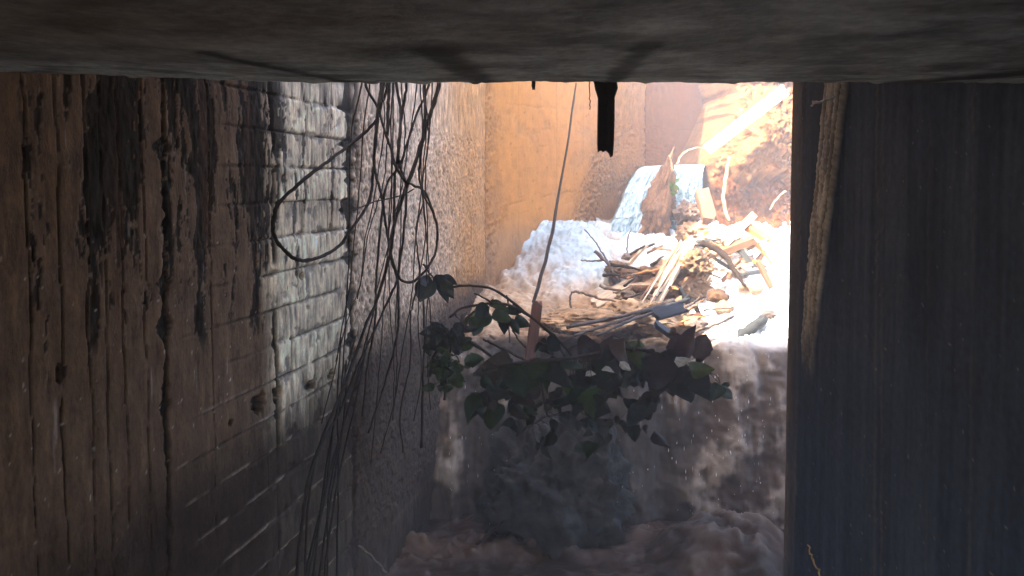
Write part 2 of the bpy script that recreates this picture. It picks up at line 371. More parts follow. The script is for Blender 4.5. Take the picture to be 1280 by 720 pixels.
for px0, wd, st in [(990, .01, 1), (1000, .012, .6), (1095, .012, .7), (1103, .01, .6), (1160, .006, .4), (1215, .01, .5)]:
    s0 = sR(px0); dd = np.abs(S-s0+.02*ZR*(px0 > 1050)*1.5+.015*fbm(S*0+px0, Z*6, 4, 210)); m = (1-ss(wd*.4, wd*1.3, dd))*st*ss(-.3, .2, fbm(S*0+px0, Z*4, 4, 211)+.15)
    disp += .012*m*(fbm(S*30, Z*30, 3, 212)); c = mix(c, (.2, .17, .15), m*.6)
spk = ss(.6, .68, fbm(S*35, Z*35, 2, 213)); c = mix(c, (.4, .4, .4), spk*.6)
f = np.clip((ZR+.95)/1.45, 0, 1.2); ctr = sR(1014)+(sR(1043)-sR(1014))*f
T = (S-ctr)/(.064+.03*f)+.12*fbm(S*0, Z*6, 4, 222)+.10*fbm(S*14, Z*14, 3, 223)
inr = ss(1.1, .72, np.abs(T))*ss(-1.2, -.65, ZR+.25*fbm(S*30, Z*5, 4, 228))
grn = fbm(S*55, Z*40, 4, 224, .65); big = fbm(S*24, Z*3, 4, 227)
rc = mix((.36, .28, .23), (.85, .71, .59), ss(-.3, .35, .8*grn+.7*big))
disp += inr*(.03+.014*grn+.012*big)
for g0, gw in ((-.5, .06), (.15, .05), (.62, .08)):
    gm = (1-ss(gw*.5, gw*1.6, np.abs(T-g0+.12*fbm(S*0+g0*9, Z*5, 4, 229))))*ss(-.35, .05, fbm(S*0+g0*5, Z*3, 3, 230)+.05)*inr
    rc = mix(rc, (.02, .017, .015), gm*.9); disp -= .02*gm
c = mix(c, rc, inr*.92)
mar = ss(.16, .03, S+.03*fbm(S*10, Z*3, 4, 231))*(1-inr); c = mix(c, (.17, .125, .1), mar*.7*ss(-.4, .2, fbm(S*40, Z*2.5, 4, 232)+.1))
edge = ss(.05, .0, S); c = mix(c, (.3, .22, .17), edge*.7); disp -= .02*ss(.03, 0, S)
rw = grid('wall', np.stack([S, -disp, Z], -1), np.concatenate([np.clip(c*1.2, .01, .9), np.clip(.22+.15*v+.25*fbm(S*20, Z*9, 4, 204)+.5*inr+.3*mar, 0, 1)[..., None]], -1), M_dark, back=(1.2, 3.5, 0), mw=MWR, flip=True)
tag(rw, 'dark wet wall on the right with vertical streaks and a raised ragged rib', 'wall')
# ------------------------------------------------------------------ slab over the camera, its dropped edge, and the roof beyond
YB = 2.3; ZB = (P(640, 106, YB)).z
x = np.arange(-2.6, 2.9, .012); 
prof = []                                                # (y, z) round the nose of the slab
for yy in np.concatenate([np.arange(-6, .6, .5), np.arange(.6, YB-.06, .012)]): prof.append((yy, 0))
for a in np.linspace(0, math.pi/2, 10)[1:]: prof.append((YB-.06+.06*math.sin(a), .06-.06*math.cos(a)))
for h in np.arange(.08, .95, .05): prof.append((YB, h))
prof = np.array(prof)
X, Kk = np.meshgrid(x, np.arange(len(prof)), indexing='ij')
Yp = prof[Kk, 0]; Zp = prof[Kk, 1]; D = Yp+Zp
low = .006*fbm(X*1.3, D*2.5, 4, 300)+.004*fbm(X*9, D*16, 4, 301)
sag = .005*fbm(X*1.1, X*0, 4, 302)
zz_ = ZB+.03*ss(-.6, -1.6, X)+Zp-low-sag-(.007*ss(.05, .4, fbm(X*13, D*0, 4, 309))+.004*fbm(X*45, D*12, 3, 310))*ss(.16, .02, np.abs(D-YB))
c = mix((.25, .27, .26), (.62, .66, .62), ss(-.35, .35, fbm(X*2.6, D*4, 6, 303, .68)))
c = mix(c, (.1, .095, .085), ss(.12, .4, fbm(X*1.1+3, D*2.2, 5, 308))*.6)
c = mix(c, (.25, .19, .14), ss(2.0, 1.5, D+.25*fbm(X*2, D*2, 3, 304))*ss(.6, -.9, X)*.8)
c = mix(c, (.74, .8, .74), ss(.0, .4, fbm(X*4, D*13, 5, 305)+.25*ss(YB-.35, YB-.02, D))*.6*ss(YB-.5, YB-.15, D))  # light reflected off the water, painted as paler patches near the lip
for x0, y0, x1, y1, wd in [(-.18, 1.7, -.06, 2.31, .05), (-.7, 1.75, -.5, 2.2, .03), (1.72, 1.75, 1.12, 2.3, .05), (.3, 1.6, .3, 2.35, .03)]:
    vx, vy = x1-x0, y1-y0; l2 = vx*vx+vy*vy; t = np.clip(((X-x0)*vx+(D-y0)*vy)/l2, 0, 1)
    dd = np.hypot(X-x0-t*vx, D-y0-t*vy)+.03*fbm(X*9, D*9, 4, 306)
    m = 1-ss(wd*.4, wd*1.5, dd); c = mix(c, (.035, .033, .033), m*.8); zz_ -= .002*m
pts = np.stack([X, Yp+.01*fbm(X*9, Zp*9, 3, 307), zz_], -1)
sl = grid('concrete_slab', pts, np.concatenate([np.clip(c*1.12, .01, .88), np.full(X.shape, .2)[..., None]], -1), M_slab, back=(0, 0, 1.2), flip=True)
tag(sl, 'rough grey concrete slab across the top with a rounded damp lower edge', 'slab')
def boxmesh(name, quad, z0, z1, mat):
    V = [(p[0], p[1], z0) for p in quad]+[(p[0], p[1], z1) for p in quad]; n = len(quad)
    Fc = [list(range(n))[::-1], list(range(n, 2*n))]+[[k, (k+1) % n, n+(k+1) % n, n+k] for k in range(n)]
    return raw(name, V, Fc, mat, smooth=False)
YR = 5.0
wx = lambda y: WX0+WK*y
M_plain = mat_noise('roof_concrete', (.1, .095, .085), (.2, .19, .17), 6, rough=.9)
rf = boxmesh('roof_slab', [(wx(YB+.03)-.3, YB+.03), (6, YB+.03), (6, 5.5), (.3, 5.4), (-.3, 5.15), (-.55, 3.7), (wx(3.5), 3.6), (wx(3.5)-.3, 3.6)], E+.95, E+1.35, M_plain)  # out of view; notched outline shaped to let skylight onto the panel
tag(rf, 'unseen concrete roof slab beyond the dropped edge, shading the water', 'slab')
# ground beyond the walls
gq = [(wx(-6)-.6, -6.2), (wx(S_END/WL)-.62, S_END/WL), (A1.x-.6, A1.y+.55), (A2.x, A2.y+.7), (60, 20), (60, 80), (-60, 80), (-60, -40), (-8, -40)]
g = boxmesh('ground', gq, E+2.15, E+2.34, M_ground); tag(g, kind='structure')
bed = boxmesh('stream_bed', [(-5, -6.5), (12, -6.5), (12, 16), (-2.5, 16)], -.7, -.42, M_ground); tag(bed, kind='structure')

# ------------------------------------------------------------------ water
# rapids and cascade as one flowing sheet; v runs downstream
pr = np.array([(11.0, -.50), (10.2, -.60), (9.2, -.86), (8.2, -1.16), (7.5, -1.38), (7.05, -1.46), (6.85, -1.55), (6.68, -1.78), (6.52, -2.15), (6.38, -2.55), (6.25, -3.05)])
tv = np.concatenate([[0], np.cumsum(np.hypot(*np.diff(pr, axis=0).T))])
vv = np.arange(0, tv[-1], .016); uu = np.linspace(0, 1, 330)
U, Vv = np.meshgrid(uu, vv, indexing='ij')
Y0 = np.interp(Vv, tv, pr[:, 0]); Z0 = np.interp(Vv, tv, pr[:, 1])
xl = np.where(Y0 < A0.y, WX0+WK*Y0, A0.x+(Y0-A0.y)*(A1.x-A0.x)/(A1.y-A0.y))-.05
xr = np.full_like(Y0, 4.6); X0 = xl+(xr-xl)*U**1.15
lipn = .22*fbm(X0*1.3, X0*0+3, 3, 400)
fall = ss(7.15, 6.8, Y0); up = 1-fall
Yw = Y0+lipn*ss(7.9, 7.0, Y0)+.16*(1-ss(1.4, 2.1, X0))*fall
Zw = Z0+E
streak = fbm(X0*9, Vv*1.2, 5, 401)+.5*fbm(X0*24, Vv*2.2, 3, 405); lump = fbm(X0*2.6, Vv*2.2, 5, 402, .55); chop = fbm(X0*7, Vv*6, 4, 403, .6)
side = ss(.9, .0, X0-xl)                                 # the foam heap under the fall, on the left
heap = ss(1.15, .15, np.hypot((X0-.62)/.75, (Y0-9.3)/1.1))
fine = fbm(X0*19, Vv*17, 3, 404, .6)
Zw += up*(.15*lump+.055*chop+.010*fine+.30*heap)
Zw -= up*.10*ss(1.4, .5, np.hypot((X0-1.0), (Y0-8.0)))
Yw -= up*(.07*chop+.012*fine)
nrm = np.array((0, -.75, .35))
dsp = fall*(.12*lump+.03*streak+.012*chop)
Yw += nrm[1]*dsp; Zw += nrm[2]*dsp
foam = np.clip(.65+1.1*lump+.9*chop+.4*fine+.9*heap, 0, 1)*up*ss(8.0, 8.9, Y0-.35*side+1.5*ss(1.7, 2.4, X0)+.7*lump)
foam = np.maximum(foam, up*ss(1.75, 2.25, X0+.3*lump)*.95)
ff = ss(.05, .5, .5*streak+.9*lump+.45*chop-.1+.22*ss(1.3, 2.2, X0)+.1*ss(6.6, 6.3, Y0))*fall*.75
col = mix((.3, .175, .09), (.5, .34, .21), ss(-.3, .5, lump+.5*chop))
col = mix(col, (.075, .05, .035), fall*(1-.45*ss(0, .5, lump)))
col = mix(col, (.2, .15, .11), up*ss(-.15, -.5, chop+.3*fine+.5*lump)*.55)
dk = fall*ss(1.35, .55, np.abs(X0-.55)+.5*lump+.2*chop); col = mix(col, (.045, .036, .03), dk*.85); ff *= 1-.75*dk
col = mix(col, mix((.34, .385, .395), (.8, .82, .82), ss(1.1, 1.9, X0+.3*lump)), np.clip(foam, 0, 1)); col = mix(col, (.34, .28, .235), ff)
wat = grid('rapids', np.stack([X0, Yw, Zw], -1), np.concatenate([np.clip(col*(1-.22*fall[..., None]), .01, .9), np.clip(foam+ff, 0, 1)[..., None]], -1), M_water, flip=True)
tag(wat, kind='structure')
# lower water: brown boil at the foot of the cascade
xs = np.arange(-3.6, 4.2, .02); ys = np.concatenate([np.arange(-6, 3.6, .15), np.arange(3.6, 6.75, .016)])
X, Y = np.meshgrid(xs, ys, indexing='ij')
l = fbm(X*1.7, Y*2.2, 5, 420, .55); c4 = fbm(X*6, Y*7, 4, 421, .6)
near = ss(4.4, 5.9, Y)
Zs = .02+.05*l+.02*c4+near*(.10*np.abs(l)+.03*np.abs(c4))
roll = np.exp(-((Y-5.95-.12*X)/.16)**2)*ss(-1.5, -.9, X)*ss(1.1, .2, X)
Zs += roll*(.06+.12*l+.10*c4)
puff = ss(1.0, .3, np.hypot((X-1.75)/.75, (Y-5.85)/.55)+.25*l)
l3 = fbm(X*3.1, Y*3.4, 4, 423); Zs += puff*(.24+.1*l3+.05*c4)
f = np.clip(ss(.1, .5, c4+.4*l)*near*.8+roll*ss(.0, .5, c4)*.9+puff*ss(-.15, .35, l3+.6*c4), 0, 1)
col = mix((.03, .018, .012), (.07, .038, .023), ss(-.3, .5, l)); col = mix(col, (.125, .068, .038), roll*.8); col = mix(col, (.19, .14, .105), f*.45)
wt = grid('water', np.stack([X, Y, Zs], -1), np.concatenate([np.clip(col*.8, .01, .9), f[..., None]], -1), M_water)
tag(wt, kind='structure')
rn = random.Random(77); V, Fc = [], []
for k in range(170):
    px_ = rn.choice([rn.uniform(560, 640), rn.uniform(760, 968), rn.uniform(840, 968)]); py_ = rn.uniform(440, 690); Yd = 6.15+(690-py_)/300*.5-rn.random()*.35
    p = P(px_, py_, Yd); h = rn.uniform(.004, .03)*(1 if py_ < 600 else .4); w_ = rn.uniform(.0015, .005); b0 = len(V)
    for (a, c_) in ((0, h), (1, 0), (2, 0), (3, 0), (0, -h*.7)):
        if c_: V.append((p.x, p.y, p.z+c_))
        else: an = a*2.09; V.append((p.x+w_*math.cos(an), p.y+w_*math.sin(an), p.z))
    Fc += [[b0, b0+1, b0+2], [b0, b0+2, b0+3], [b0, b0+3, b0+1], [b0+4, b0+2, b0+1], [b0+4, b0+3, b0+2], [b0+4, b0+1, b0+3]]
tag(raw('spray', V, Fc, M_water, cols=[(.6, .57, .54, .8)]*len(V)), kind='stuff')
# two streams of the small waterfall behind
def stream(rows, Ys, seed):
    rows = np.array(rows, float); n = 70; m = 130; kk = np.linspace(0, len(rows)-1, m); idx = np.arange(len(rows))
    def sp_(c): return np.array([p.x for p in catmull([(v, 0, 0) for v in c], 24)])[np.linspace(0, (len(rows)-1)*24, m).round().astype(int)]
    xl_, yl_, xr_, yr_ = (sp_(rows[:, q]) for q in range(4)); yd = sp_(Ys)
    J, I = np.meshgrid(np.arange(m), np.arange(n)/(n-1)); fl_ = J/m
    st = fbm(I*8+.5*fbm(I*3, J*.05, 3, seed+3), J*.035, 5, seed, .6); ch = fbm(I*7, J*.16, 4, seed+1, .6); ed = fbm(I*0+np.round(I)*5, J*.07, 4, seed+2)
    pts = np.zeros((n, m, 3))
    for j in range(m):
        a = P(xl_[j]-5*ed[0, j]*fl_[0, j], yl_[j], yd[j]); b_ = P(xr_[j]+6*ed[-1, j]*fl_[0, j], yr_[j], yd[j])
        tt_ = I[:, j]; pts[:, j] = np.array(a)[None]*(1-tt_)[:, None]+np.array(b_)[None]*tt_[:, None]
    pts[..., 1] -= .13*np.sin(math.pi*I)+(.15*st+.045*ch)*(.25+fl_); pts[..., 2] += .012*ch
    g_ = np.clip(.45+1.3*st+.8*ch*fl_, 0, 1); cc = mix((.2, .28, .3), (.4, .49, .52), g_); cc = mix(cc, (.2, .13, .08), ss(-.25, -.5, st+.3*ch)*.5*fl_)
    return grid('waterfall', pts, np.concatenate([cc, np.full(I.shape, .6)[..., None]], -1), M_water, back=(0, .3, -.02))
w1 = stream([(804, 208, 842, 206), (797, 213, 838, 209), (787, 230, 826, 226), (777, 254, 815, 252), (763, 284, 807, 284), (744, 318, 796, 318)], [11.2, 10.7, 10.45, 10.3, 10.1, 9.8], 430)
tag(w1, 'milky stream of the little fall curving down to the left of the soil clump', 'waterfall')
w2 = stream([(843, 206, 882, 206), (844, 211, 880, 210), (841, 235, 877, 235), (838, 262, 872, 262), (836, 296, 872, 296)], [11.2, 10.7, 10.5, 10.4, 10.2], 440)
tag(w2, 'milky stream of the little fall dropping straight to the right of the soil clump', 'waterfall')
ua, ub, uc, ud = P(790, 208, 11.1), P(885, 207, 11.1), P(885, 205, 13.1), P(808, 205, 12.4)
uz = P(830, 208, 11.1).z
uw = raw('upper_water', [(ua.x, ua.y, uz), (ub.x, ub.y, uz), (uc.x, uc.y, uz), (ud.x, ud.y, uz)], [[0, 1, 2, 3]], M_water, cols=[(.5, .55, .5, .3)]*4); tag(uw, kind='structure')

# ------------------------------------------------------------------ soil bank and clump
zt = E+1.75
prof_px = [(905, 60), (921, 112), (917, 127), (908, 146), (898, 167), (884, 190), (877, 206), (874, 228), (878, 262), (884, 300), (886, 340)]
zs = np.arange(E-1.25, zt, .014); us = np.concatenate([np.linspace(0, 1, 150), np.linspace(1, 4, 60)[1:]])
YBK = 10.9
pz = np.array([P(a, b, YBK).z for a, b in prof_px][::-1]); pxx = np.array([P(a, b, YBK).x for a, b in prof_px][::-1])
U, Z = np.meshgrid(us, zs, indexing='ij'); ZR = Z-E
xl = np.interp(Z, pz, pxx); X = xl+U*1.25
n1 = fbm(X*1.8, Z*1.8, 5, 500, .55); n2 = fbm(X*7, Z*6, 5, 501, .6); n3 = fbm(X*18, Z*15, 3, 502, .6)
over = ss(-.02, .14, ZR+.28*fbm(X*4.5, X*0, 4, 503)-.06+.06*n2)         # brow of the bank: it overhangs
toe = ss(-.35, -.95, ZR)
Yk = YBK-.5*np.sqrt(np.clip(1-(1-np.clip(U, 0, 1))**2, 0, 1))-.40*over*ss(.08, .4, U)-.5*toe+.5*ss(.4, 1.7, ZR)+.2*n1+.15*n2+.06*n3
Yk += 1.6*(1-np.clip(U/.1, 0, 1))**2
c = mix((.2, .078, .02), (.26, .112, .035), ss(-.4, .4, n1+.5*n2)); c = mix(c, (.36, .225, .125), over*ss(-.2, .3, n2+.2)*.9); c = mix(c, (.13, .06, .03), ss(-.12, -.4, n2+.6*n3)*.7)  # brow painted paler to carry its sunlight
c = mix(c, (.12, .06, .034), ss(.25, .05, U)*.6*(1-over)); c *= (1+.3*n3)[..., None]  # shade on the left flank painted as darker soil
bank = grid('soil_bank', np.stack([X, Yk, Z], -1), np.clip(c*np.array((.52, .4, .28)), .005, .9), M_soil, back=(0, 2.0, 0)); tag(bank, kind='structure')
V, Fc = blob_geo((0, 0, 0), (1, 1, 1), 6, .3, 1.9, 11, .2, 8)
top = P(838, 204, 10.15); base = P(815, 312, 10.0)
V2, cc = [], []
for (a, b, c_) in V:
    h = max(0.0, (c_+1)/2); w = .31*(1-h*.66)*(1+.35*mnoise.noise(Vector((a*2, b*2, h*5))))+.02
    px_ = base.x+(top.x-base.x)*h**1.3
    V2.append((px_+a*w*.85, 10.1+b*w*.9+.1*h, base.z+h*(top.z-base.z)))
    q = mnoise.fractal(Vector((a, b, c_))*5, .7, 2, 4); g_ = max(0, min(1, .5+.8*q)); cc.append((.1+.13*g_, .048+.065*g_, .024+.03*g_, .2))
cl = raw('soil_clump', V2, Fc, M_soil, cols=cc, origin=tuple(base)); tag(cl, 'upright brown soil clump standing between the two streams of water', 'soil clump')
# small green shoots on the clump
def leaf_geo(V, Fc, cols, c, L_, ang, tilt, roll, w=.42, serr=0.0, droop=.25, colr=(.03, .05, .02), n=9, wet=.3, rnd=random):
    """a leaf of n stations and five points across, veined fold, curling down at the tip"""
    b0 = len(V); M = Matrix.Rotation(ang, 3, 'Y') @ Matrix.Rotation(tilt, 3, 'X') @ Matrix.Rotation(roll, 3, 'Z')
    ph = rnd.uniform(0, 6); fo = rnd.uniform(.15, .75); bd = rnd.uniform(-1.5, 1.5)
    for k in range(n):
        t = k/(n-1); hw = L_*w*max(0.001, math.sin(math.pi*min(1, t**.72)))**.85*(1+serr*math.sin(t*26+ph)) if 0 < k < n-1 else .002
        for q in (-1, -.5, 0, .5, 1):
            p = Vector((hw*q*(1-.15*abs(q)*fo)+.1*L_*bd*t*t, abs(q)*hw*fo-L_*droop*t*t*.9+.035*L_*math.sin(8*t+q*3+ph), L_*t*(1-.25*droop*t)))
            V.append(tuple(Vector(c)+M @ p))
            f = .62+.36*rnd.random()
            cols.append((colr[0]*f*(1.25 if q == 0 else 1), colr[1]*f*(1.25 if q == 0 else 1), colr[2]*f, wet))
    for k in range(n-1):
        for q in range(4):
            Fc.append([b0+k*5+q, b0+k*5+q+1, b0+(k+1)*5+q+1, b0+(k+1)*5+q])
rn = random.Random(3)
V, Fc, cc = [], [], []
for k in range(14):
    leaf_geo(V, Fc, cc, P(841+rn.uniform(-3, 4), 232+rn.uniform(-8, 12), 9.95), .06+.05*rn.random(), rn.uniform(-2.6, 2.6), rn.uniform(-.6, .6), rn.uniform(0, 6), .3, 0, .2, (.1, .16, .03), 6, .1, rn)
o = raw('seedling', V, Fc, M_leaf, cols=cc, origin=tuple(P(841, 240, 9.95))); tag(o, 'small green seedling sprouting on the soil clump beside the falling water', 'plant')

# ------------------------------------------------------------------ timber, sticks and roots of the debris jam
def stk(px, Y, r, mat, name, label, cat, group=None, wob=.004, **k):
    Ys = Y if isinstance(Y, (list, tuple)) else [Y]*len(px)
    pts = [P(a, b, y) for (a, b), y in zip(px, Ys)]
    rr = [q*sum(Ys)/len(Ys)/F/2 for q in (r if isinstance(r, (list, tuple)) else [r, r*.8])]
    o = tube(name, pts, rr, mat, wob=wob, seed=len(bpy.data.objects), **k); return tag(o, label, cat, group)
def pl(a, b, Ya, Yb, wpx, tpx, mat, name, label, cat, roll=0, **k):
    ym = (Ya+Yb)/2; o = plank(name, P(*a, Ya), P(*b, Yb), wpx*ym/F, tpx*ym/F, mat, roll, seed=len(bpy.data.objects), **k)
    return tag(o, label, cat)
pl((884, 187), (981, 113), 10.0, 9.6, 15, 11, M_white, 'timber', 'bright bleached timber leaning across the sunlit soil bank', 'timber', roll=.5)
stk([(720, 104), (711, 170), (690, 290), (667, 378)], [8.9, 8.6, 8.0, 7.4], [2.4, 3.2, 4, 4.4], M_pole, 'pole', 'long thin brown pole leaning upright against the ochre wall', 'pole', n=5)
pl((672, 378), (662, 452), 6.6, 6.6, 13, 8, M_red, 'post', 'short red brown board standing upright behind the bramble stems', 'post', roll=1.5)
pl((877, 240), (887, 276), 9.6, 9.4, 17, 16, M_brown, 'timber', 'stubby brown timber block standing below the right hand stream', 'timber', roll=.3)
pl((744, 382), (797, 352), 7.9, 8.1, 17, 14, M_pale, 'log', 'pale split log lying among the twigs in the middle of the jam', 'log', roll=.6)
stk([(794, 364), (815, 350), (840, 326)], [7.9, 8.1, 8.3], [13, 15, 11], M_brown, 'log', 'rough brown log end sloping up behind the dark reeds', 'log', wob=.01)
# splintered trunk: a bundle of torn pale slats, one thing
tr = empty('splintered_trunk', P(805, 402, 7.4)); tag(tr, 'torn pale trunk with long splinters sloping through the middle of the jam', 'log')
rn = random.Random(9)
plank('heartwood', P(858, 306, 8.0), P(806, 402, 7.3), .15, .1, M_pale, .4, 31, tr, .08, .7)
for k in range(6):
    ox, oy = rn.uniform(-12, 14), rn.uniform(-4, 8)
    plank('splinter', P(856+ox, 308+oy, 7.9), P(812+ox*1.3+rn.uniform(-8, 8), 385+oy+rn.uniform(-20, 14), 7.2), .028, .02, M_pale if k % 3 else M_brown, rn.uniform(0, 3), 40+k, tr, .06, .4)
pl((878, 304), (904, 318), 7.9, 7.7, 8, 6, M_pale, 'stick', 'curved tan stick lying on white foam, upper straight part of it', 'stick') if False else None
stk([(876, 303), (902, 316), (921, 343), (933, 359)], [8.1, 8.0, 7.8, 7.6], [9, 8, 6, 2.5], M_pole, 'branch', 'bent tan branch lying over the blown white foam', 'branch')
pl((941, 270), (906, 305), 8.6, 8.2, 11, 9, M_pale, 'stick', 'pale squared stick poking up out of the foam on the right', 'stick', roll=.7)
pl((934, 283), (961, 301), 8.5, 8.4, 13, 7, M_orange, 'board', 'small orange broken board on the foam beside the pale stick', 'board', roll=.4)
pl((901, 315), (943, 299), 8.2, 8.2, 12, 9, M_brown, 'board', 'short brown board under the pale squared stick', 'board', roll=.2)
stk([(918, 427), (934, 415), (950, 402), (956, 397)], [7.05, 7.12, 7.2, 7.25], [9, 15, 14, 8], M_grey, 'log', 'grey wet log on the lip of the cascade near the right wall', 'log', wob=.008)
pl((819, 394), (853, 384), 6.5, 6.6, 15, 6, M_slate, 'board', 'dark slate blue board end at the tip of the reed bundle', 'board', roll=.9)
pl((820, 405), (843, 422), 6.4, 6.4, 12, 6, M_slate, 'board', 'dark chip of board under the slate blue board', 'board', roll=.4)
RG = 'reeds'
for k, (a, Ys, r, lab) in enumerate([
    ([(709, 409), (760, 399), (800, 390), (842, 376)], (6.3, 6.5, 6.6, 6.7), [4.5, 5.5, 6], 'topmost dark reed of the bundle reaching to the slate board'),
    ([(718, 419), (760, 406), (800, 393), (846, 380)], (6.25, 6.4, 6.6, 6.7), [4, 5, 5], 'second dark reed of the bundle, just under the topmost'),
    ([(746, 420), (775, 406), (806, 394), (830, 388)], (6.2, 6.3, 6.5, 6.6), [4, 4.5, 4], 'short lower reed of the bundle with pale upper side'),
    ([(712, 406), (742, 402), (772, 396)], (6.35, 6.45, 6.5), [3, 3.5, 3], 'thin broken reed end on top of the bundle at its left tip'),
    ([(800, 390), (830, 384), (862, 374)], (6.6, 6.65, 6.75), [6, 7, 4], 'grey sunlit reed end sticking out past the slate board')]):
    stk(a, list(Ys), r, M_reed if k < 4 else M_grey, 'reed', lab, 'reed', 'bundle of dark reeds')
stk([(744, 314), (757, 326), (766, 340), (775, 352)], 8.0, [5, 4.5, 3], M_twig, 'twig', 'dark forked twig lying over the white foam, thickest piece', 'twig', 'twigs on the white foam')
stk([(726, 325), (742, 326), (756, 325)], 8.0, [2, 3], M_twig, 'twig', 'level thin twig joining the forked twig from the left', 'twig', 'twigs on the white foam')
stk([(731, 287), (745, 304), (758, 324)], 8.1, [1.6, 2.4], M_twig, 'twig', 'hair thin twig curving down over the top of the foam heap', 'twig', 'twigs on the white foam')
stk([(716, 389), (712, 376), (716, 365), (730, 367), (748, 372)], 7.3, [2.2, 3, 3.2], M_twig, 'twig', 'crooked twig bent like a knee in front of the foam', 'twig', 'twigs on the white foam')
stk([(783, 318), (785, 298), (790, 285)], 8.6, [2.2, 1.4], M_twig, 'twig', 'short upright twig at the foot of the left stream', 'twig')
stk([(846, 206), (853, 193), (866, 186), (884, 185)], 9.7, [2.6, 2.2, 1.5], M_root, 'root', 'arching pale root between the water and the bank top', 'root')
stk([(836, 194), (839, 204), (841, 214)], 9.9, [1.8, 3], M_root, 'root', 'short root tip standing up on top of the soil clump', 'root')
stk([(912, 196), (907, 222), (904, 249), (911, 275)], [9.85, 9.85, 9.8, 9.6], [3.5, 4.5, 3.5], M_root, 'root', 'long pale root hanging down the face of the soil bank', 'root')
stk([(982, 238), (970, 250), (962, 262)], 9.6, [2, 1.5], M_root, 'root', 'fine pale root on the lower right of the soil bank', 'root')
rn = random.Random(21)
for k in range(34):                                      # scattered chips and twigs of the jam
    x0 = rn.uniform(760, 915); y0 = rn.uniform(312, 410) if x0 > 790 else rn.uniform(330, 410)
    Yd = 7.0+(410-y0)/100*1.3+rn.uniform(-.15, .1); a = rn.uniform(-1, .5); ln = rn.uniform(7, 24)
    m = rn.choice([M_twig, M_brown, M_pale, M_pole, M_orange])
    p = [(x0-ln*math.cos(a), y0-ln*math.sin(a)*.6), (x0, y0+rn.uniform(-2, 2)), (x0+ln*math.cos(a), y0+ln*math.sin(a)*.6)]
    stk(p, [Yd+rn.uniform(-.2, .2), Yd-.05, Yd+rn.uniform(-.2, .2)], [rn.uniform(2, 5), rn.uniform(1.2, 3)], m, 'twig', 'short broken twig or chip caught in the debris jam', 'twig', 'broken twigs in the debris jam', n=4)
for k in range(46):                                      # broken pieces of wood wedged into one another
    x0 = rn.uniform(775, 958); y0 = rn.uniform(292, 400) if x0 < 880 else rn.uniform(285, 345)
    Yd = 7.05+(412-y0)/100*1.25+rn.uniform(-.12, .12); a = rn.choice([rn.gauss(-.5, .3), rn.gauss(.3, .5)]); ln = rn.uniform(6, 20)
    pl((x0-ln*math.cos(a), y0-ln*math.sin(a)), (x0+ln*math.cos(a), y0+ln*math.sin(a)), Yd+rn.uniform(-.12, .12), Yd+rn.uniform(-.12, .12), rn.uniform(3, 9), rn.uniform(2, 6), rn.choice([M_brown, M_brown, M_pale, M_orange, M_red, M_grey]), 'broken_wood', 'broken piece of wood wedged in the debris jam', 'wood', roll=rn.uniform(0, 3), jag=.03, taper=rn.uniform(.4, 1.1))['group'] = 'broken wood in the debris jam'
for k in range(26):
    x0 = rn.uniform(770, 965); y0 = rn.uniform(300, 405); Yd = 7.05+(412-y0)/100*1.25; p = P(x0, y0+3, Yd); r_ = rn.uniform(.03, .08)
    V, Fc = blob_geo(p, (r_*1.3, r_, r_*.8), 3, .45, 1.6, rn.randint(30, 900), .2, 5); g_ = rn.uniform(.5, 1.2); c_ = rn.choice([(.2, .11, .06), (.3, .2, .13), (.16, .12, .1)])
    o = raw('stone', V, Fc, M_soil, cols=[(c_[0]*g_, c_[1]*g_, c_[2]*g_, .2)]*len(V), origin=tuple(p)); tag(o, 'stone or clod half sunk in the debris jam', 'stone', 'stones in the debris jam')
# silt and litter the jam rests on
for (x0, y0, Yd, rx, rz, lab, sd, cA) in [(842, 352, 8.15, .34, .22, 'brown earth lump behind the splintered trunk', 3, (.3, .2, .13)), (800, 395, 7.35, .4, .16, 'sandy silt heap under the dark reeds', 5, (.5, .36, .23)),
        (772, 337, 8.5, .13, .08, 'small dark litter heap beside the forked twig', 7, (.24, .17, .11)), (868, 292, 9.5, .22, .14, 'pale earth lump at the foot of the right stream', 8, (.42, .26, .16)), (905, 300, 8.9, .3, .13, 'pale clay lump behind the curved tan branch', 12, (.6, .5, .4)),
        (727, 402, 7.0, .4, .10, 'sandy silt heap beside the red brown upright board', 15, (.5, .34, .2)), (858, 268, 9.75, .14, .16, 'dark broken earth lump in the foot of the right stream', 17, (.2, .14, .11)), (860, 330, 8.0, .2, .15, 'tangled brown litter heap right of the splintered trunk', 19, (.3, .19, .11))]:
    p = P(x0, y0, Yd); V, Fc = blob_geo(p, (rx, .3, rz), 5, .3, 1.8, sd, .16, 8)
    cc = []
    for v in V:
        q = mnoise.fractal(Vector(v)*9, .7, 2, 4); g_ = max(.35, min(1.4, 1+.7*q)); cc.append((cA[0]*g_*.7, cA[1]*g_*.62, cA[2]*g_*.56, .15))
    o = raw('silt_heap', V, Fc, M_soil, cols=cc, origin=(p.x, p.y, p.z-rz)); tag(o, lab, 'silt heap')
